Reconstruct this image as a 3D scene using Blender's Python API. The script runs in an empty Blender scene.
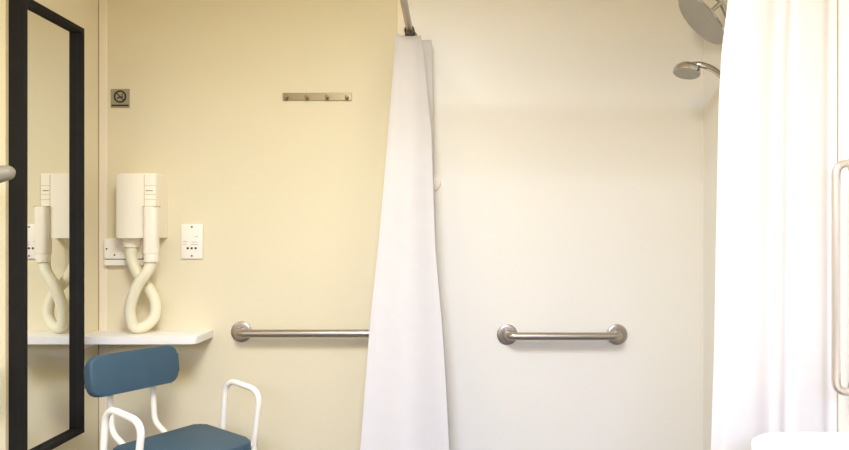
import bpy, bmesh, math, random
from mathutils import Vector, Matrix, Euler
random.seed(4)
C = bpy.context.scene.collection
PI = math.pi

# ------------------------------------------------------------------ materials
def lin(c):
    c = c / 255.0
    return c / 12.92 if c <= 0.04045 else ((c + 0.055) / 1.055) ** 2.4

def mat(name, rgb, rough=0.5, metal=0.0, spec=0.5, noise=0.03, scale=6.0, bump=0.0, bscale=200.0,
        transl=0.0, stretch=None):
    m = bpy.data.materials.new(name)
    m.use_nodes = True
    nt = m.node_tree
    b = nt.nodes['Principled BSDF']
    out = nt.nodes['Material Output']
    base = [lin(v) for v in rgb]
    tc = nt.nodes.new('ShaderNodeTexCoord')
    mp = nt.nodes.new('ShaderNodeMapping')
    nt.links.new(tc.outputs['Object'], mp.inputs['Vector'])
    if stretch:
        mp.inputs['Scale'].default_value = stretch
    n = nt.nodes.new('ShaderNodeTexNoise')
    n.inputs['Scale'].default_value = scale
    n.inputs['Detail'].default_value = 4
    nt.links.new(mp.outputs['Vector'], n.inputs['Vector'])
    r = nt.nodes.new('ShaderNodeValToRGB')
    r.color_ramp.elements[0].position = 0.3
    r.color_ramp.elements[1].position = 0.7
    r.color_ramp.elements[0].color = [v * (1 - noise) for v in base] + [1]
    r.color_ramp.elements[1].color = [min(1, v * (1 + noise)) for v in base] + [1]
    nt.links.new(n.outputs['Fac'], r.inputs['Fac'])
    nt.links.new(r.outputs['Color'], b.inputs['Base Color'])
    b.inputs['Roughness'].default_value = rough
    b.inputs['Metallic'].default_value = metal
    b.inputs['Specular IOR Level'].default_value = spec
    if bump:
        n2 = nt.nodes.new('ShaderNodeTexNoise')
        n2.inputs['Scale'].default_value = bscale
        n2.inputs['Detail'].default_value = 3
        nt.links.new(mp.outputs['Vector'], n2.inputs['Vector'])
        bp = nt.nodes.new('ShaderNodeBump')
        bp.inputs['Strength'].default_value = bump
        bp.inputs['Distance'].default_value = 0.002
        nt.links.new(n2.outputs['Fac'], bp.inputs['Height'])
        nt.links.new(bp.outputs['Normal'], b.inputs['Normal'])
    if transl:
        t = nt.nodes.new('ShaderNodeBsdfTranslucent')
        nt.links.new(r.outputs['Color'], t.inputs['Color'])
        mx = nt.nodes.new('ShaderNodeMixShader')
        mx.inputs[0].default_value = transl
        nt.links.new(b.outputs[0], mx.inputs[1])
        nt.links.new(t.outputs[0], mx.inputs[2])
        nt.links.new(mx.outputs[0], out.inputs['Surface'])
    return m

M_CREAM = mat('cream_wall_paint', (229, 218, 187), 0.45, spec=0.3, noise=0.012, scale=2.5, bump=0.05, bscale=60)
M_PANEL = mat('white_shower_panel', (236, 232, 224), 0.35, spec=0.35, noise=0.008, scale=2, bump=0.02, bscale=40)
M_CEIL = mat('ceiling_paint', (238, 230, 212), 0.8, noise=0.01)
M_FLOOR = mat('grey_vinyl_floor', (104, 101, 99), 0.6, noise=0.12, scale=90)
M_TRIM = mat('white_plastic_trim', (240, 228, 206), 0.4, noise=0.01)
M_JOINT = mat('sealant_line', (176, 150, 112), 0.7)
M_BLACK = mat('black_frame_paint', (36, 34, 32), 0.7, spec=0.12, noise=0.06, scale=20)
M_BACKB = mat('raw_fibreboard', (176, 164, 130), 0.8, noise=0.05, scale=60)
M_MIRROR = mat('mirror_glass', (236, 236, 232), 0.015, metal=1.0, noise=0.0)
M_PLASTIC = mat('ivory_plastic', (247, 238, 217), 0.35, noise=0.008)
M_HOSE = mat('ivory_hose_rubber', (233, 226, 196), 0.5, noise=0.01)
M_GROOVE = mat('groove_shade_plastic', (196, 182, 150), 0.6)  # shade of the dryer's grooves put into a beige; nozzle rim shares it
M_WPLAST = mat('white_plastic', (246, 240, 228), 0.35, noise=0.006)
M_GREYMARK = mat('grey_print_and_gap_shade', (120, 112, 100), 0.6)
M_DARK = mat('dark_print', (40, 38, 34), 0.6)
M_LAM = mat('white_laminate', (243, 240, 234), 0.35, noise=0.006)
M_STEEL = mat('brushed_steel', (180, 170, 158), 0.36, metal=1.0, noise=0.05, scale=14, stretch=(1, 12, 12))
M_SATIN = mat('satin_steel_sign', (172, 162, 138), 0.5, metal=0.35, noise=0.06, scale=30, stretch=(1, 8, 8))
M_HOOK = mat('dull_steel', (150, 136, 110), 0.35, metal=0.8, noise=0.08, scale=14, stretch=(1, 12, 12))
M_CHROME = mat('chrome', (205, 203, 200), 0.1, metal=1.0, noise=0.02)
M_SPRAY = mat('grey_spray_plate', (176, 172, 166), 0.5, metal=0.3, noise=0.03, scale=60)
M_BLUE = mat('blue_vinyl_padding', (63, 89, 106), 0.5, spec=0.35, noise=0.05, scale=12, bump=0.12, bscale=500)
M_WTUBE = mat('white_coated_tube', (245, 240, 228), 0.3, noise=0.008)
M_RUBBER = mat('grey_rubber', (92, 90, 88), 0.8)
M_CLOTH = mat('white_curtain_cloth', (242, 239, 239), 0.9, spec=0.1, noise=0.01, scale=20, bump=0.15, bscale=700, transl=0.30)
M_CERAMIC = mat('white_ceramic', (250, 249, 247), 0.12, noise=0.004)
M_GREYPL = mat('grey_handle_plastic', (138, 130, 114), 0.5, noise=0.03, scale=20)

# ------------------------------------------------------------------ mesh helpers
def box(bm, lo, hi, bev=0.0, seg=2):
    t = bmesh.new()
    bmesh.ops.create_cube(t, size=1.0)
    for v in t.verts:
        v.co = Vector([lo[i] + (v.co[i] + 0.5) * (hi[i] - lo[i]) for i in range(3)])
    if bev:
        bmesh.ops.bevel(t, geom=list(t.edges), offset=bev, segments=seg, profile=0.5, affect='EDGES', clamp_overlap=True)
    merge(bm, t)

def merge(bm, t, mx=None):
    if mx is not None:
        t.transform(mx)
    me = bpy.data.meshes.new('tmp')
    t.to_mesh(me); t.free()
    bm.from_mesh(me)
    bpy.data.meshes.remove(me)

def smooth_path(pts, n=8):
    """Catmull-Rom through points"""
    P = [Vector(p) for p in pts]
    P = [P[0] * 2 - P[1]] + P + [P[-1] * 2 - P[-2]]
    out = []
    for i in range(1, len(P) - 2):
        p0, p1, p2, p3 = P[i - 1], P[i], P[i + 1], P[i + 2]
        for k in range(n):
            t = k / n
            out.append(0.5 * ((2 * p1) + (p2 - p0) * t + (2 * p0 - 5 * p1 + 4 * p2 - p3) * t * t
                              + (3 * p1 - p0 - 3 * p2 + p3) * t ** 3))
    out.append(P[-2].copy())
    return out

def round_path(pts, rad, n=8):
    """polyline with rounded corners"""
    P = [Vector(p) for p in pts]
    out = [P[0]]
    for i in range(1, len(P) - 1):
        a, b, c = P[i - 1], P[i], P[i + 1]
        r = rad[i - 1] if isinstance(rad, (list, tuple)) else rad
        d1 = (a - b).normalized(); d2 = (c - b).normalized()
        ang = d1.angle(d2)
        cut = min(r / max(math.tan(ang / 2), 1e-4), (a - b).length * 0.49, (c - b).length * 0.49)
        s, e = b + d1 * cut, b + d2 * cut
        for k in range(n + 1):
            t = k / n
            out.append(s * (1 - t) ** 2 + b * 2 * t * (1 - t) + e * t * t)
    out.append(P[-1])
    return out

def tube(bm, pts, r, seg=20, caps=True, ripple=None):
    P = [Vector(p) for p in pts]
    n = len(P)
    tang = []
    for i in range(n):
        d = P[min(i + 1, n - 1)] - P[max(i - 1, 0)]
        tang.append(d.normalized())
    up = Vector((0, 0, 1))
    if abs(tang[0].dot(up)) > 0.9:
        up = Vector((1, 0, 0))
    nrm = (up - tang[0] * up.dot(tang[0])).normalized()
    rings = []
    for i in range(n):
        nrm = (nrm - tang[i] * nrm.dot(tang[i])).normalized()
        bn = tang[i].cross(nrm)
        rr = r[i] if isinstance(r, (list, tuple)) else r
        if ripple:
            rr += ripple if i % 2 else 0
        rings.append([bm.verts.new(P[i] + (nrm * math.cos(2 * PI * k / seg) + bn * math.sin(2 * PI * k / seg)) * rr)
                      for k in range(seg)])
    for i in range(n - 1):
        for k in range(seg):
            bm.faces.new((rings[i][k], rings[i][(k + 1) % seg], rings[i + 1][(k + 1) % seg], rings[i + 1][k]))
    if caps:
        bm.faces.new(list(reversed(rings[0])))
        bm.faces.new(rings[-1])

def lathe(bm, prof, origin, axis, seg=40):
    """prof: list of (radius, distance along axis); revolve about axis at origin"""
    o = Vector(origin); a = Vector(axis).normalized()
    q = a.to_track_quat('Z', 'Y')
    rings = []
    for r, h in prof:
        if r < 1e-6:
            rings.append([bm.verts.new(o + a * h)])
        else:
            rings.append([bm.verts.new(o + q @ Vector((r * math.cos(2 * PI * k / seg), r * math.sin(2 * PI * k / seg), h)))
                          for k in range(seg)])
    for A, B in zip(rings[:-1], rings[1:]):
        for k in range(seg):
            k2 = (k + 1) % seg
            if len(A) == 1:
                bm.faces.new((A[0], B[k2], B[k]))
            elif len(B) == 1:
                bm.faces.new((A[k], A[k2], B[0]))
            else:
                bm.faces.new((A[k], A[k2], B[k2], B[k]))

def prism(bm, poly, z0, z1, bev=0.0, seg=3, mx=None):
    """extrude an xy polygon from z0 to z1"""
    t = bmesh.new()
    a = [t.verts.new((x, y, z0)) for x, y in poly]
    b = [t.verts.new((x, y, z1)) for x, y in poly]
    n = len(poly)
    t.faces.new(list(reversed(a))); t.faces.new(b)
    for i in range(n):
        t.faces.new((a[i], a[(i + 1) % n], b[(i + 1) % n], b[i]))
    if bev:
        es = [e for e in t.edges if abs(e.verts[0].co.z - e.verts[1].co.z) < 1e-6]
        bmesh.ops.bevel(t, geom=es, offset=bev, segments=seg, profile=0.5, affect='EDGES', clamp_overlap=True)
    merge(bm, t, mx)

def rrect(x0, y0, x1, y1, r, n=6):
    """rounded rectangle polygon; r may be 4 radii (x0y0, x1y0, x1y1, x0y1)"""
    if not isinstance(r, (list, tuple)):
        r = [r] * 4
    out = []
    for (cx, cy, a0, rr) in ((x0 + r[0], y0 + r[0], PI, r[0]), (x1 - r[1], y0 + r[1], 1.5 * PI, r[1]),
                             (x1 - r[2], y1 - r[2], 0, r[2]), (x0 + r[3], y1 - r[3], 0.5 * PI, r[3])):
        for k in range(n + 1):
            a = a0 + 0.5 * PI * k / n
            out.append((cx + rr * math.cos(a), cy + rr * math.sin(a)))
    return out

def obj(name, bm, material, parent=None, smooth=True, angle=40):
    bmesh.ops.recalc_face_normals(bm, faces=list(bm.faces))
    me = bpy.data.meshes.new(name)
    bm.to_mesh(me); bm.free()
    mats = material if isinstance(material, (list, tuple)) else [material]
    for m in mats:
        me.materials.append(m)
    if smooth:
        me.shade_smooth()
        me.set_sharp_from_angle(angle=math.radians(angle))
    o = bpy.data.objects.new(name, me)
    C.objects.link(o)
    if parent is not None:
        o.parent = parent
        o.matrix_parent_inverse = Matrix.LocRotScale(parent.location, parent.rotation_euler, None).inverted() \
            if parent.parent is None and parent.type == 'EMPTY' else Matrix.Identity(4)
    return o

def thing(name, label, cat, loc, group=None):
    o = bpy.data.objects.new(name, None)
    C.objects.link(o)
    o.location = loc
    o.empty_display_size = 0.05
    o['label'] = label; o['category'] = cat
    if group:
        o['group'] = group
    return o

def tag(o, label, cat, group=None):
    o['label'] = label; o['category'] = cat
    if group:
        o['group'] = group
    return o

def B():
    return bmesh.new()

# ------------------------------------------------------------------ the room
XL, XR, YB, YF, ZC = -1.385, 0.998, 2.9, -0.9, 2.40
T = 0.1
XJ = -0.195      # joint between cream wall and shower panelling

def struct(name, bm, m, smooth=False):
    o = obj(name, bm, m, None, smooth)
    o['kind'] = 'structure'
    return o

bm = B(); box(bm, (XL - T, YF - T, -T), (XR + T, YB + T, 0)); struct('floor', bm, M_FLOOR)
bm = B(); box(bm, (XL - T, YF - T, ZC), (XR + T, YB + T, ZC + T)); struct('ceiling', bm, M_CEIL)
bm = B(); box(bm, (XL - T, YF - T, 0), (XL, YB + T, ZC)); struct('wall_left', bm, M_CREAM)
bm = B(); box(bm, (XR, YF - T, 0), (XR + T, YB + T, ZC)); struct('wall_right', bm, M_PANEL)
bm = B()
box(bm, (XL, YB, 0), (XJ, YB + T, ZC))
nf = len(bm.faces)
box(bm, (XJ, YB, 0), (XR, YB + T, ZC))
bm.faces.ensure_lookup_table()
for f in bm.faces[nf:]:
    f.material_index = 1
struct('wall_back', bm, [M_CREAM, M_PANEL])
# wall behind the camera, with the open doorway that lets the daylight in
DX0, DX1, DZ = -1.25, 0.95, 1.96
bm = B()
box(bm, (XL, YF - T, 0), (DX0, YF, ZC))
box(bm, (DX1, YF - T, 0), (XR, YF, ZC))
box(bm, (DX0, YF - T, DZ), (DX1, YF, ZC))
struct('wall_front', bm, M_CREAM)
# cover strips
bm = B()
box(bm, (XL + 0.002, YB - 0.006, 0), (XL + 0.034, YB, ZC), 0.002)
struct('trim_1', bm, M_TRIM)
bm = B()
box(bm, (XL, YB - 0.007, 0), (XL + 0.002, YB, ZC))
struct('trim_2', bm, M_JOINT)
bm = B()
box(bm, (XJ - 0.012, YB - 0.005, 0), (XJ + 0.012, YB, ZC), 0.0015)
struct('trim_3', bm, M_TRIM)
bm = B()
box(bm, (XR - 0.005, YB - 0.005, 0), (XR, YB, ZC))
struct('trim_4', bm, M_PANEL)

# ------------------------------------------------------------------ mirror on the left wall
mirror = thing('wall_mirror', 'tall narrow mirror in a deep black frame hung on the left wall', 'mirror', (-1.375, 2.426, 0.547))
Y0, Y1, Z0, Z1 = 2.266, 2.640, 0.541, 1.991
WY, WZ = 0.019, 0.017
XF, XG, XK = -1.312, -1.336, -1.361
bm = B()
# mitred frame: outer and inner loops at front and back
def loop(x, iy, iz):
    return [bm.verts.new((x, Y0 + iy, Z0 + iz)), bm.verts.new((x, Y1 - iy, Z0 + iz)),
            bm.verts.new((x, Y1 - iy, Z1 - iz)), bm.verts.new((x, Y0 + iy, Z1 - iz))]
Ls = [loop(XK, 0, 0), loop(XF - 0.002, 0, 0), loop(XF, 0.002, 0.002), loop(XF, WY - 0.002, WZ - 0.002), loop(XF - 0.002, WY, WZ), loop(XK, WY, WZ)]
Ls.append(Ls[0])
for a, b in zip(Ls[:-1], Ls[1:]):
    for k in range(4):
        bm.faces.new((a[k], a[(k + 1) % 4], b[(k + 1) % 4], b[k]))
obj('frame', bm, M_BLACK, mirror, smooth=False)
bm = B(); box(bm, (XG - 0.003, Y0 + 0.006, Z0 + 0.006), (XG + 0.0005, Y1 - 0.006, Z1 - 0.006))
obj('mirror_glass', bm, M_MIRROR, mirror, smooth=False)
bm = B(); box(bm, (XK - 0.009, Y0 + 0.001, Z0 + 0.001), (XK, Y1 - 0.001, Z1 - 0.001))
obj('backing_board', bm, M_BACKB, mirror, smooth=False)
bm = B(); box(bm, (XL, Y0 - 0.002, Z0 - 0.02), (XK - 0.009, Y1 - 0.03, 2.05))
obj('mounting_board', bm, M_CREAM, mirror, smooth=False)

# ------------------------------------------------------------------ grey handle and white box at the left edge
h = thing('support_bar', 'grey bar with a rounded end jutting in at the left edge before the black frame', 'bar', (XL, 1.93, 1.385))
bm = B()
p = smooth_path([(XL + 0.01, 1.915, 1.372), (-1.31, 1.94, 1.390), (-1.25, 1.965, 1.405), (-1.205, 1.985, 1.4165), (-1.190, 1.992, 1.4200), (-1.183, 1.995, 1.4215), (-1.180, 1.997, 1.4220)], 6)
rr = []
for q in p:
    t = (q.x - XL) / (-1.180 - XL)
    r0 = 0.056 - 0.039 * t
    e = max(0.0, (-1.180 - q.x))
    if e < 0.014:
        r0 *= math.sqrt(max(0.02, 1 - (1 - e / 0.014) ** 2))
    rr.append(r0)
tube(bm, p, rr, 20)
obj('bar_end', bm, M_GREYPL, h)
bm = B(); lathe(bm, [(0, 0), (0.065, 0), (0.065, 0.008), (0.06, 0.013), (0, 0.013)], (XL, 1.915, 1.372), (1, 0, 0))
obj('mounting_plate', bm, M_GREYPL, h)

bm = B(); box(bm, (XL, 2.07, 0.706), (-1.350, 2.221, 0.857), 0.014, 4)
tag(obj('wall_box', bm, M_WPLAST), 'white box with rounded corners low on the left wall at the photo edge', 'box')

# ------------------------------------------------------------------ no smoking sign
s = thing('no_smoking_sign', 'small square metal no smoking sign on cream wall near left corner', 'sign', (-1.3005, YB, 1.751))
sx, sz = -1.3005, 1.7885
bm = B(); box(bm, (sx - 0.0375, YB - 0.003, sz - 0.0375), (sx + 0.0375, YB, sz + 0.0375), 0.0008)
obj('plate', bm, M_SATIN, s, smooth=False)
def annulus(bm, cx, cz, r0, r1, y, th, n=48):
    vs = []
    for k in range(n):
        a = 2 * PI * k / n
        vs.append([bm.verts.new((cx + r * math.cos(a), yy, cz + r * math.sin(a))) for r, yy in ((r0, y), (r1, y), (r1, y - th), (r0, y - th))])
    for k in range(n):
        a, b = vs[k], vs[(k + 1) % n]
        for i in range(4):
            bm.faces.new((a[i], a[(i + 1) % 4], b[(i + 1) % 4], b[i]))
bm = B()
cz = sz + 0.007
annulus(bm, sx, cz, 0.0185, 0.0250, YB - 0.003, 0.0008)
t = bmesh.new(); bmesh.ops.create_cube(t, size=1)
merge(bm, t, Matrix.Translation((sx, YB - 0.0034, cz)) @ Matrix.Rotation(math.radians(45), 4, 'Y') @ Matrix.Diagonal((0.041, 0.0008, 0.0042, 1)))
obj('prohibition_ring', bm, M_DARK, s, smooth=False)
bm = B()
t = bmesh.new(); bmesh.ops.create_cube(t, size=1)
merge(bm, t, Matrix.Translation((sx, YB - 0.0032, cz - 0.003)) @ Matrix.Rotation(math.radians(-12), 4, 'Y') @ Matrix.Diagonal((0.025, 0.0006, 0.0052, 1)))
for k, (dx, dz) in enumerate(((0.006, 0.006), (0.009, 0.009))):
    box(bm, (sx + dx, YB - 0.0036, cz + dz - 0.003), (sx + dx + 0.0022, YB - 0.003, cz + dz + 0.003))
obj('cigarette', bm, M_DARK, s, smooth=False)
bm = B(); box(bm, (sx - 0.034, YB - 0.0034, sz - 0.031), (sx + 0.034, YB - 0.003, sz - 0.0245))
obj('lettering_band', bm, M_DARK, s, smooth=False)

# ------------------------------------------------------------------ hook rail
hk = thing('coat_hook_rail', 'flat steel strip with four small pegs high on cream wall', 'hook rail', (-0.523, YB, 1.781))
bm = B(); box(bm, (-0.659, YB - 0.005, 1.780), (-0.387, YB, 1.810), 0.001)
obj('strip', bm, M_HOOK, hk, smooth=False)
for px in (-0.641, -0.5615, -0.4825, -0.405):
    bm = B()
    lathe(bm, [(0, 0), (0.0075, 0), (0.0075, 0.003), (0.004, 0.005), (0.004, 0.018), (0.0065, 0.020), (0.0065, 0.025), (0.004, 0.027), (0, 0.027)],
          (px, YB - 0.005, 1.790), (0, -1, 0), 20)
    obj('peg', bm, M_HOOK, hk)

# ------------------------------------------------------------------ shelf
sh = thing('wall_shelf', 'white laminate shelf in the left corner under the hair dryer', 'shelf', (-1.16, YB, 0.848))
bm = B(); prism(bm, rrect(XL + 0.001, 2.702, -0.935, YB, (0.002, 0.018, 0.002, 0.002), 6), 0.848, 0.875, 0.003, 3)
obj('board', bm, M_LAM, sh)
bm = B(); box(bm, (XL, 2.715, 0.826), (XL + 0.02, YB, 0.848), 0.002)
obj('batten', bm, M_LAM, sh, smooth=False)

# ------------------------------------------------------------------ hair dryer
hd = thing('wall_hair_dryer', 'ivory wall hair dryer with a looped hose above the corner shelf', 'hair dryer', (-1.194, YB, 1.238))
bm = B()
x0, x1 = -1.268, -1.113
poly = [(x1, YB), (x0, YB)]
N = 24
for k in range(N + 1):
    t = k / N
    x = x0 + (x1 - x0) * t
    y = YB - 0.108 - 0.012 * (1 - (2 * t - 1) ** 2) ** 0.8
    poly.append((x, y))
prism(bm, poly, 1.238, 1.484, 0.006, 3)
obj('casing', bm, M_PLASTIC, hd, angle=50)
def yfront(x):
    t = (x - x0) / (x1 - x0)
    return YB - 0.108 - 0.012 * (1 - (2 * t - 1) ** 2) ** 0.8
# control strip above the nozzle
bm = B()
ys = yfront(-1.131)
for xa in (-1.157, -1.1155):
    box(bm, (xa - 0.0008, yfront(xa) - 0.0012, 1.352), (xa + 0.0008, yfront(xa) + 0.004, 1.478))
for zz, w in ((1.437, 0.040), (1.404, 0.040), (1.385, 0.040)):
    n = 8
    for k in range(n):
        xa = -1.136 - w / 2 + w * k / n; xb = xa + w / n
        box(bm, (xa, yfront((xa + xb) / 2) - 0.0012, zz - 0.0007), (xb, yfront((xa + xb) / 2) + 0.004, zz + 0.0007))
obj('panel_groove_shade', bm, M_GROOVE, hd, smooth=False)  # beige strips painted for the shade in the grooves
bm = B()
for k in range(4):
    xa = -1.152 + 0.0065 * k
    box(bm, (xa, yfront(xa + 0.003) - 0.0016, 1.4165), (xa + 0.0055, yfront(xa + 0.003) + 0.003, 1.4195))
obj('switch_mark', bm, M_GREYMARK, hd, smooth=False)
# nozzle resting in its holder
bm = B()
nx, ny = -1.131, 2.785
prism(bm, rrect(nx - 0.0262, ny - 0.028, nx + 0.0262, ny + 0.024, 0.018, 8), 1.178, 1.357, 0.004, 3)
prism(bm, rrect(nx - 0.0255, ny - 0.027, nx + 0.0255, ny + 0.023, 0.022, 8), 1.147, 1.180, 0.003, 3)
nz = obj('nozzle', bm, M_PLASTIC, hd, angle=50)
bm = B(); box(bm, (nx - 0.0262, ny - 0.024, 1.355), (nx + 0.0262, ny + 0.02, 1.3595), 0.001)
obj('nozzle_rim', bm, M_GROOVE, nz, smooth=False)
bm = B()
lathe(bm, [(0, 0), (0.031, 0), (0.031, -0.03), (0.028, -0.038), (0, -0.038)], (-1.232, 2.842, 1.241), (0, 0, 1), 32)
obj('hose_collar', bm, M_PLASTIC, hd)
def W_(px, py, d):
    return ((px - 450) * d / 735, d, 1.25 - (py - 235) * d / 735)
hp = [(-1.2325, 2.842, 1.21), (-1.2280, 2.840, 1.150), (-1.1960, 2.837, 1.085), (-1.1580, 2.832, 1.040), (-1.1320, 2.826, 0.990),
      (-1.1330, 2.816, 0.937), (-1.1620, 2.803, 0.9030), (-1.1930, 2.791, 0.8990), (-1.2060, 2.782, 0.925), (-1.2090, 2.776, 0.972),
      (-1.1940, 2.772, 1.023), (-1.1740, 2.772, 1.068), (-1.1450, 2.778, 1.110), (-1.1320, 2.788, 1.150), (-1.131, 2.790, 1.17)]
pp = smooth_path(hp, 18)
bm = B(); tube(bm, pp, 0.0203, 24, ripple=0.0010)
obj('hose', bm, M_HOSE, hd, angle=80)

# ------------------------------------------------------------------ wiring box behind the dryer
sp = thing('socket_outlet', 'white double wall socket partly hidden behind the hair dryer', 'socket', (-1.278, YB, 1.131))
bm = B(); box(bm, (-1.349, YB - 0.022, 1.160), (-1.207, YB, 1.234), 0.002)
obj('back_box', bm, M_WPLAST, sp, smooth=False)
bm = B(); box(bm, (-1.351, YB - 0.030, 1.157), (-1.205, YB - 0.022, 1.236), 0.0025, 3)
pl = obj('faceplate', bm, M_WPLAST, sp)
for (x, z) in ((-1.341, 1.196), (-1.310, 1.172)):
    bm = B(); lathe(bm, [(0, 0), (0.0035, 0), (0.003, 0.001), (0, 0.001)], (x, YB - 0.030, z), (0, -1, 0), 16)
    obj('screw', bm, M_DARK, pl)
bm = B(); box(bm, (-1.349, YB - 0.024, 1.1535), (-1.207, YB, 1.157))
obj('shadow_gap_strip', bm, M_GREYMARK, sp, smooth=False)  # grey strip standing in for the shadow gap below the faceplate
bm = B(); box(bm, (-1.351, YB - 0.028, 1.131), (-1.205, YB, 1.1535), 0.002)
obj('lower_trunking', bm, M_WPLAST, sp, smooth=False)

# ------------------------------------------------------------------ shaver socket
ss = thing('shaver_socket', 'upright white shaver socket right of the hair dryer', 'socket', (-1.017, YB, 1.153))
bm = B(); box(bm, (-1.058, YB - 0.010, 1.156), (-0.973, YB, 1.293), 0.003, 3)
pl = obj('faceplate', bm, M_WPLAST, ss)
cx = -1.0155
for z in (1.282, 1.168):
    bm = B(); lathe(bm, [(0, 0), (0.0042, 0), (0.0035, 0.001), (0, 0.001)], (cx, YB - 0.010, z), (0, -1, 0), 16)
    obj('screw', bm, M_GREYMARK, pl)
for k in (-1, 0, 1):
    bm = B(); lathe(bm, [(0, 0), (0.0045, 0), (0.0045, 0.0006), (0, 0.0006)], (cx + k * 0.0155, YB - 0.010, 1.198), (0, -1, 0), 16)
    obj('socket_hole', bm, M_DARK, pl)
bm = B()
for (xa, w, z) in ((-1.048, 0.018, 1.224), (-1.048, 0.014, 1.214), (-1.016, 0.026, 1.222), (-1.018, 0.028, 1.212), (-1.003, 0.014, 1.243)):
    n = int(w / 0.004)
    for k in range(n):
        box(bm, (xa + k * 0.004, YB - 0.0105, z - 0.001), (xa + k * 0.004 + 0.003, YB - 0.0098, z + 0.001))
obj('printed_marks', bm, M_GREYMARK, pl, smooth=False)

# ------------------------------------------------------------------ grab rails
def flange(parent, centre, axis):
    bm = B()
    lathe(bm, [(0, 0), (0.040, 0), (0.0405, 0.006), (0.038, 0.0085), (0.030, 0.0095), (0.020, 0.010), (0.0185, 0.014), (0.0, 0.014)], centre, axis, 48)
    obj('flange', bm, M_STEEL, parent)

M_RAIL = mat('satin_steel', (214, 206, 198), 0.4, metal=0.9, noise=0.03, scale=14, stretch=(12, 12, 1))
def grab_rail(label, a, b, out, r, R=0.03, m=M_STEEL):
    a, b, out = Vector(a), Vector(b), Vector(out)
    g = thing('grab_rail', label, 'grab rail', a)
    bm = B()
    tube(bm, round_path([a, a + out, b + out, b], R, 10), r, 28)
    obj('bar', bm, m, g, angle=60)
    n = out.normalized()
    flange(g, a, n); flange(g, b, n)
    return g
grab_rail('long steel grab rail running from cream wall behind the left curtain', (-0.822, YB, 0.869), (-0.225, YB, 0.869), (0, -0.058, 0), 0.0155)
grab_rail('short horizontal steel grab rail on the white shower wall', (0.226, YB, 0.858), (0.658, YB, 0.858), (0, -0.058, 0), 0.0155)
grab_rail('upright steel grab rail on right wall above the washbasin', (XR, 1.79, 0.868), (XR, 1.79, 1.424), (-0.058, 0, 0), 0.0100, R=0.045, m=M_RAIL)

# ------------------------------------------------------------------ small wall knob beside the curtain
bm = B()
lathe(bm, [(0, 0), (0.031, 0), (0.0325, 0.006), (0.030, 0.014), (0.022, 0.019), (0.012, 0.021), (0, 0.021)], (-0.068, YB, 1.455), (0, -1, 0), 40)
tag(obj('wall_disc', bm, M_WPLAST), 'small round white disc on shower wall peeping out beside left curtain', 'wall disc')

# ------------------------------------------------------------------ curtain rail
RX, RZ, RY = -0.154, 2.03, 1.90
cr = thing('curtain_rail', 'grey steel curtain rail running out from back wall above left curtain', 'curtain rail', (RX, YB, RZ))
bm = B(); tube(bm, round_path([(RX, YB, RZ), (RX, RY, RZ), (XR, RY, RZ)], 0.12, 12), 0.0125, 24)
obj('rail', bm, M_STEEL, cr, angle=60)
for c, a in (((RX, YB, RZ), (0, -1, 0)), ((XR, RY, RZ), (-1, 0, 0))):
    bm = B(); lathe(bm, [(0, 0), (0.026, 0), (0.026, 0.006), (0.018, 0.014), (0.0, 0.014)], c, a, 32)
    obj('flange', bm, M_STEEL, cr)

def hook(parent, x, y, axis, drop=0.031):
    """ring round the rail with a small hook under it"""
    bm = B()
    n = 28
    pts = []
    for k in range(n + 1):
        a = 2 * PI * k / n
        u, w = 0.0175 * math.cos(a), 0.0175 * math.sin(a)
        pts.append((x + (u if axis == 'y' else 0), y + (u if axis == 'x' else 0), RZ - 0.003 + w))
    tube(bm, pts, 0.0022, 10)
    tube(bm, [(x, y, RZ - 0.020), (x, y, RZ - drop)], 0.0022, 10)
    obj('hook', bm, M_RUBBER, parent)

def interp(tab, z):
    for (z0, v0), (z1, v1) in zip(tab[:-1], tab[1:]):
        if (z0 >= z >= z1):
            t = (z0 - z) / (z0 - z1)
            return v0 + (v1 - v0) * t
    return tab[0][1] if z > tab[0][0] else tab[-1][1]

def cloth(nu, nv, fn):
    bm = B()
    g = [[bm.verts.new(fn(i / nu, j / nv)) for i in range(nu + 1)] for j in range(nv + 1)]
    for j in range(nv):
        for i in range(nu):
            bm.faces.new((g[j][i], g[j][i + 1], g[j + 1][i + 1], g[j + 1][i]))
    return bm

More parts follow.
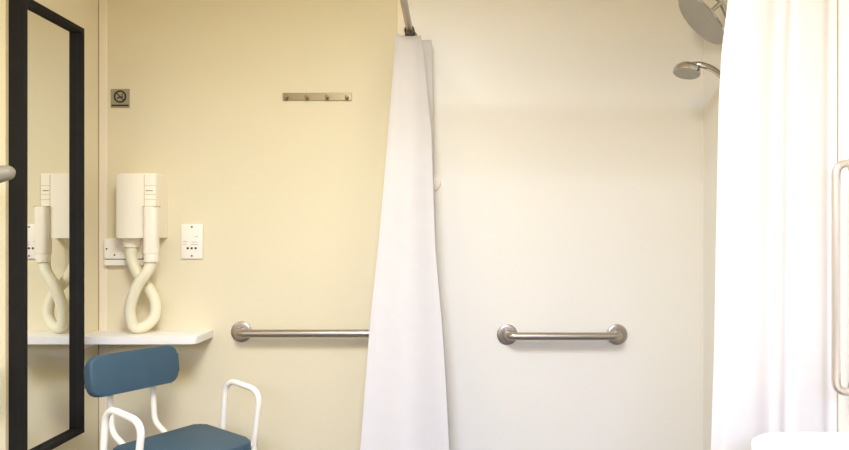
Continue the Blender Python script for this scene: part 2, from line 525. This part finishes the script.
# left curtain: bunched up at the wall end of the rail, flaring towards its hem
ZT, ZB = 2.000, 0.14
left_t = [(2.0, -0.204), (1.95, -0.207), (1.636, -0.232), (1.195, -0.264), (0.9, -0.293), (0.446, -0.330), (0.14, -0.352)]
right_t = [(2.0, -0.112), (1.95, -0.104), (1.636, -0.067), (1.195, -0.052), (0.9, -0.029), (0.446, 0.0), (0.14, 0.018)]
def left_curtain(u, v):
    z = ZT + (ZB - ZT) * v
    xl, xr = interp(left_t, z), interp(right_t, z)
    flare = min(1, v * 1.15)
    # four passes to and fro between xl and xr, each a little further back
    s = u * 4.0
    k = int(min(3, s)); f = s - k
    e = 0.5 - 0.5 * math.cos(PI * f)
    e = 0.35 * f + 0.65 * e
    a = e if k % 2 == 0 else 1 - e
    back = interp([(2.0, 0.038), (1.64, 0.004), (1.2, 0.0), (0.14, 0.0)], z)
    g = s if s < 1 else 1.0
    xr2 = xr + back * (0 if k == 0 else (f if k == 1 else 1.0)) * (1 if k else 0)
    x = xl + (xr2 - xl) * a
    if k >= 1:
        x += 0.012 * (1 - a) * (1 - v)
    y0 = 2.745 - 0.10 * flare
    y = y0 + (0.030 + 0.006 * flare) * s
    # a few broad soft folds on each pass
    amp = 0.004 + 0.016 * flare
    y += amp * math.sin(2 * PI * (1.15 * a + 0.10 + 0.05 * math.sin(2 * v)))
    y = min(y, 2.874 - 0.055 * min(1, v * 2))
    x += 0.0025 * math.sin(9 * v + 2 * a)
    zz = z + (0.004 * math.cos(2 * PI * 4 * u) if v == 0 else 0)
    return (x, y, zz)
bm = cloth(128, 70, left_curtain)
lc = tag(obj('shower_curtain', bm, M_CLOTH, None, angle=180), 'narrow white curtain gathered at the back wall between cream and white panels', 'curtain')
md = lc.modifiers.new('thickness', 'SOLIDIFY'); md.thickness = 0.0012; md.offset = 0
for y in (2.785, 2.798, 2.815, 2.838):
    hook(cr, RX, y, 'y')

# right curtain: hangs on the front leg of the rail against the right wall
lt = [(2.0, 0.736), (1.857, 0.7190), (1.728, 0.7030), (1.60, 0.6960), (1.21, 0.6890), (0.953, 0.6850), (0.694, 0.6770), (0.14, 0.662)]
def right_curtain(u, v):
    z = ZT + (ZB - ZT) * v
    xl = interp(lt, z)
    x = xl + (0.994 - xl) * u
    w = 0.7 + 0.5 * v
    y = 1.885
    drift = 0.012 * math.sin(1.6 * v + 0.4)
    for c, d, s in ((0.42, 0.007, 0.08), (0.58, 0.011, 0.05), (0.93, 0.011, 0.05)):
        y += d * w * math.exp(-((u - c - drift) / s) ** 2)
    y -= 0.010 * math.sin(PI * min(1, u / 0.45)) * w
    y += 0.022 * math.exp(-(u / 0.05) ** 2) * w
    return (x, y, z)
bm = cloth(150, 60, right_curtain)
rc = tag(obj('shower_curtain', bm, M_CLOTH, None, angle=180), 'wide white curtain hanging against the right wall in front of the showerheads', 'curtain')
md = rc.modifiers.new('thickness', 'SOLIDIFY'); md.thickness = 0.0012; md.offset = 0
for k in range(7):
    hook(cr, 0.760 + 0.037 * k, RY, 'x')

# ------------------------------------------------------------------ rain shower
rs = thing('rain_shower', 'large round tilted rain showerhead at the top of the right wall', 'showerhead', (XR, 2.67, 2.056))
cen = Vector((0.8897, 2.60, 2.0105)); nr = Vector((-0.74, 0.045, -0.67)).normalized()
R = 0.115
bm = B()
lathe(bm, [(0, -0.016), (0.018, -0.015), (0.022, -0.009), (0.06, -0.007), (R - 0.006, -0.005), (R, -0.003), (R, 0.0), (R - 0.004, 0.002), (R - 0.006, 0.0015)], cen, nr, 64)
obj('head_shell', bm, M_CHROME, rs)
bm = B()
lathe(bm, [(R - 0.005, 0.0005), (R - 0.006, 0.0022), (0, 0.0024)], cen, nr, 64)
fc = obj('spray_face', bm, M_SPRAY, rs)
bm = B()
q = nr.to_track_quat('Z', 'Y')
for ring in range(1, 8):
    rad = ring * 0.0145; n = ring * 6
    for k in range(n):
        a = 2 * PI * k / n
        lathe(bm, [(0.0018, 0), (0.0014, 0.0012), (0, 0.0012)], cen + nr * 0.0023 + q @ Vector((rad * math.cos(a), rad * math.sin(a), 0)), nr, 6)
nzz = obj('nozzles', bm, M_SPRAY, fc)
nzz['kind'] = 'stuff'
J = cen - nr * 0.092
bm = B(); tube(bm, [cen - nr * 0.012, J], 0.008, 18); lathe(bm, [(0, -0.012), (0.008, -0.009), (0.0115, 0), (0.008, 0.009), (0, 0.012)], cen - nr * 0.036, nr, 20)
obj('ball_joint', bm, M_CHROME, rs)
bm = B()
tube(bm, [(XR - 0.004, 2.615, 2.012), (J.x, J.y + 0.004, J.z + 0.004), (0.925, 2.600, 2.104)], 0.009, 20)
obj('arm', bm, M_CHROME, rs, angle=60)
bm = B(); lathe(bm, [(0, 0), (0.03, 0), (0.03, 0.006), (0.02, 0.012), (0, 0.012)], (XR, 2.615, 2.012), (-1, 0, 0), 32)
obj('flange', bm, M_CHROME, rs)

# ------------------------------------------------------------------ hand shower
hs = thing('hand_shower', 'small chrome hand shower below the large rain showerhead', 'showerhead', (XR, 2.43, 1.78))
hc = Vector((0.830, 2.575, 1.825)); hn = Vector((-0.24, -0.16, -0.95)).normalized()
bm = B()
lathe(bm, [(0.046, 0.010), (0.047, 0.004), (0.046, -0.003), (0.041, -0.013), (0.031, -0.021), (0.018, -0.0255), (0, -0.027)], hc, hn, 40)
obj('head', bm, M_CHROME, hs, angle=70)
bm = B(); lathe(bm, [(0.0462, 0.0095), (0.043, 0.0125), (0.03, 0.0128), (0, 0.013)], hc, hn, 40)
obj('spray_face', bm, M_SPRAY, hs)
bm = B()
pts = smooth_path([(0.848, 2.572, 1.842), (0.872, 2.560, 1.842), (0.895, 2.540, 1.829), (0.910, 2.520, 1.812), (0.925, 2.490, 1.785), (0.935, 2.45, 1.755), (0.938, 2.41, 1.722)], 8)
rr = [0.014 - 0.003 * min(1, i / 10) + 0.003 * max(0, (i - 24) / 24) for i in range(len(pts))]
tube(bm, pts, rr, 18)
obj('handle', bm, M_CHROME, hs, angle=60)
bm = B(); tube(bm, [(XR, 2.425, 1.735), (0.937, 2.425, 1.735)], 0.014, 20)
lathe(bm, [(0, 0), (0.026, 0), (0.026, 0.006), (0.018, 0.010), (0, 0.010)], (XR, 2.425, 1.735), (-1, 0, 0), 28)
obj('wall_bracket', bm, M_CHROME, hs)
bm = B()
tube(bm, smooth_path([(0.938, 2.41, 1.725), (0.94, 2.40, 1.60), (0.945, 2.38, 1.2), (0.95, 2.33, 0.95), (0.955, 2.27, 0.98), (0.975, 2.25, 1.10), (XR, 2.25, 1.12)], 10), 0.007, 12)
obj('hose', bm, M_CHROME, hs, angle=60)

# ------------------------------------------------------------------ washbasin
wb = thing('washbasin', 'glossy white washbasin corner at the bottom right in front of right curtain', 'washbasin', (XR, 1.36, 0.64))
bm = B()
def ring(x0, y0, x1, y1, r, z):
    return [bm.verts.new((x, y, z)) for x, y in rrect(x0, y0, x1, y1, r, 8)]
ax0, ay0, ax1, ay1 = 0.655, 1.04, XR - 0.002, 1.688
loops = [ring(ax0 + 0.10, ay0 + 0.12, ax1, ay1 - 0.12, (0.08, 0.004, 0.004, 0.08), 0.62),
         ring(ax0 + 0.03, ay0 + 0.04, ax1, ay1 - 0.04, (0.10, 0.004, 0.004, 0.10), 0.70),
         ring(ax0, ay0, ax1, ay1, (0.11, 0.004, 0.004, 0.11), 0.765),
         ring(ax0, ay0, ax1, ay1, (0.11, 0.004, 0.004, 0.11), 0.792),
         ring(ax0 + 0.003, ay0 + 0.003, ax1, ay1 - 0.003, (0.108, 0.004, 0.004, 0.108), 0.798),
         ring(ax0 + 0.010, ay0 + 0.010, ax1 - 0.002, ay1 - 0.010, (0.10, 0.003, 0.003, 0.10), 0.800),
         ring(ax0 + 0.030, ay0 + 0.045, ax1 - 0.085, ay1 - 0.045, (0.09, 0.06, 0.06, 0.09), 0.800),
         ring(ax0 + 0.036, ay0 + 0.052, ax1 - 0.09, ay1 - 0.052, (0.085, 0.055, 0.055, 0.085), 0.795),
         ring(ax0 + 0.055, ay0 + 0.09, ax1 - 0.10, ay1 - 0.09, (0.075, 0.05, 0.05, 0.075), 0.72),
         ring(ax0 + 0.085, ay0 + 0.17, ax1 - 0.12, ay1 - 0.17, (0.06, 0.04, 0.04, 0.06), 0.675)]
for a, b in zip(loops[:-1], loops[1:]):
    n = len(a)
    for k in range(n):
        bm.faces.new((a[k], a[(k + 1) % n], b[(k + 1) % n], b[k]))
bm.faces.new(list(reversed(loops[0]))); bm.faces.new(loops[-1])
obj('bowl', bm, M_CERAMIC, wb, angle=50)
bm = B(); lathe(bm, [(0, 0), (0.022, 0), (0.024, 0.002), (0.016, 0.004), (0, 0.003)], (0.81, 1.364, 0.675), (0, 0, 1), 28)
obj('drain', bm, M_CHROME, wb)

bm = B()
lathe(bm, [(0, 0), (0.10, 0), (0.095, 0.03), (0.075, 0.30), (0.085, 0.60), (0.095, 0.635), (0, 0.635)], (0.86, 1.364, 0), (0, 0, 1), 36)
obj('pedestal', bm, M_CERAMIC, wb, angle=60)

# ------------------------------------------------------------------ blue padded shower chair
TH = math.radians(30)
ch = bpy.data.objects.new('shower_chair', None)
C.objects.link(ch)
tag(ch, 'blue padded shower chair with white tubular arms under the corner shelf', 'chair')
ch.empty_display_size = 0.05
O = Vector((-0.982, 2.465, 0.0))
ch.location = O
eu = Vector((math.sin(TH), math.cos(TH), 0)); ev = Vector((math.cos(TH), -math.sin(TH), 0))
CM = Matrix.Identity(4)
for i in range(3):
    CM[i][0] = eu[i]; CM[i][1] = -ev[i]; CM[i][2] = (0, 0, 1)[i]; CM[i][3] = O[i]
def L(u, v, z):
    return O + eu * u + ev * v + Vector((0, 0, z))
# seat: rounded cushion, slightly lower at the front
t = bmesh.new()
prism(t, [(x, -y) for x, y in rrect(-0.178, -0.005, 0.188, 0.268, (0.03, 0.03, 0.045, 0.045), 6)], 0.535, 0.580, 0.008, 3)
for v in t.verts:
    v.co.z -= 0.10 * max(0, -v.co.y) * 1.0
bm = B(); merge(bm, t, CM)
obj('seat', bm, M_BLUE, ch, angle=50)
# backrest pad: rounded, gently curved, leaning back a little
t = bmesh.new()
n = 24
poly = rrect(-0.177, -0.067, 0.169, 0.067, 0.036, 8)
prism(t, poly, 0, 0.034, 0.009, 4)
bmesh.ops.rotate(t, verts=list(t.verts), cent=(0, 0, 0), matrix=Matrix.Rotation(PI / 2, 3, 'X'))
# now x = lateral, z = height, y = -thickness (towards front is -y)
bmesh.ops.rotate(t, verts=list(t.verts), cent=(0, 0, 0), matrix=Matrix.Rotation(math.radians(-6), 3, 'X'))
for v in t.verts:
    v.co.y += 0.118 + 0.012
    v.co.z += 0.786
bm = B(); merge(bm, t, CM)
obj('backrest', bm, M_BLUE, ch, angle=50)
for s_ in (-1, 1):
    bm = B()
    us = 0.095 if s_ > 0 else -0.074
    tube(bm, round_path([L(us, -0.150, 0.80), L(us, -0.135, 0.585), L(us, -0.01, 0.520), L(us, 0.12, 0.512)], 0.06, 10), 0.0100, 18)
    obj('back_support', bm, M_WTUBE, ch, angle=60)
for s_ in (-1, 1):
    bm = B()
    uo = 0.250 if s_ > 0 else -0.240
    vo = 0.0 if s_ > 0 else 0.016
    tube(bm, round_path([L(uo, 0.035 + vo, 0.50), L(uo, 0.056 + vo, 0.730), L(uo, 0.224 + vo, 0.704), L(uo, 0.190 + vo, 0.50)], 0.052, 12), 0.0108, 20)
    obj('armrest', bm, M_WTUBE, ch, angle=60)
bm = B()
for v in (0.038, 0.188):
    tube(bm, [L(-0.25, v, 0.512), L(0.25, v, 0.512)], 0.0108, 18)
for u in (-0.14, 0.14):
    tube(bm, [L(u, 0.0, 0.512), L(u, 0.24, 0.506)], 0.0108, 18)
obj('seat_frame', bm, M_WTUBE, ch, angle=60)
for s_ in (-1, 1):
    for (v0, v1) in ((0.036, -0.02), (0.190, 0.27)):
        bm = B(); tube(bm, [L(s_ * 0.25, v0, 0.508), L(s_ * 0.262, v1, 0.012)], 0.0115, 18)
        lg = obj('leg', bm, M_WTUBE, ch, angle=60)
        bm = B(); f = L(s_ * 0.262, v1, 0)
        lathe(bm, [(0, 0), (0.018, 0), (0.018, 0.01), (0.0145, 0.04), (0, 0.04)], f, (0, 0, 1), 20)
        obj('rubber_foot', bm, M_RUBBER, lg)

# ------------------------------------------------------------------ light
def area(name, loc, rot, sx, sy, power, col):
    l = bpy.data.lights.new(name, 'AREA')
    l.shape = 'RECTANGLE'; l.size = sx; l.size_y = sy
    l.energy = power; l.color = col
    o = bpy.data.objects.new(name, l); C.objects.link(o)
    o.location = loc; o.rotation_euler = rot
    return o
# bright hazy daylight low over the yard outside, coming in under the door head
area('daylight', (-0.4, -2.9, 2.07), (math.radians(90), 0, 0), 2.6, 0.18, 28, (1.0, 0.95, 0.88))
# the cooler sky above it, which only reaches the lower part of the room
area('sky_light', (-0.3, -2.9, 2.55), (math.radians(84), 0, 0), 2.6, 0.8, 140, (0.38, 0.50, 1.0))
# unseen cool fill added below the ceiling and a warm bulb hanging beside it
area('added_ceiling_fill', (-0.2, 1.0, 2.36), (0, 0, 0), 0.6, 0.6, 61, (0.76, 0.87, 1.0))
l = bpy.data.lights.new('ceiling_bulb', 'POINT')
l.energy = 23; l.color = (1.0, 0.64, 0.06); l.shadow_soft_size = 0.16
o = bpy.data.objects.new('ceiling_bulb', l); C.objects.link(o)
o.location = (-0.15, 0.7, 2.18)

w = bpy.data.worlds.new('sky'); bpy.context.scene.world = w
w.use_nodes = True
bg = w.node_tree.nodes['Background']
bg.inputs['Color'].default_value = (0.92, 0.95, 1.0, 1)
bg.inputs['Strength'].default_value = 0.05

# ------------------------------------------------------------------ camera
cam = bpy.data.cameras.new('camera'); co = bpy.data.objects.new('camera', cam); C.objects.link(co)
cam.sensor_width = 36; cam.lens = 735 / 849 * 36
cam.shift_x = -25.5 / 849; cam.shift_y = 10 / 849
cam.clip_start = 0.02
co.location = (0, 0, 1.25); co.rotation_euler = (PI / 2, 0, 0)
sc = bpy.context.scene
sc.camera = co
sc.view_settings.view_transform = 'Standard'
sc.view_settings.look = 'None'
sc.view_settings.exposure = 0
sc.view_settings.gamma = 1
sc.view_settings.use_curve_mapping = False
sc.cycles.max_bounces = 10
sc.cycles.diffuse_bounces = 6
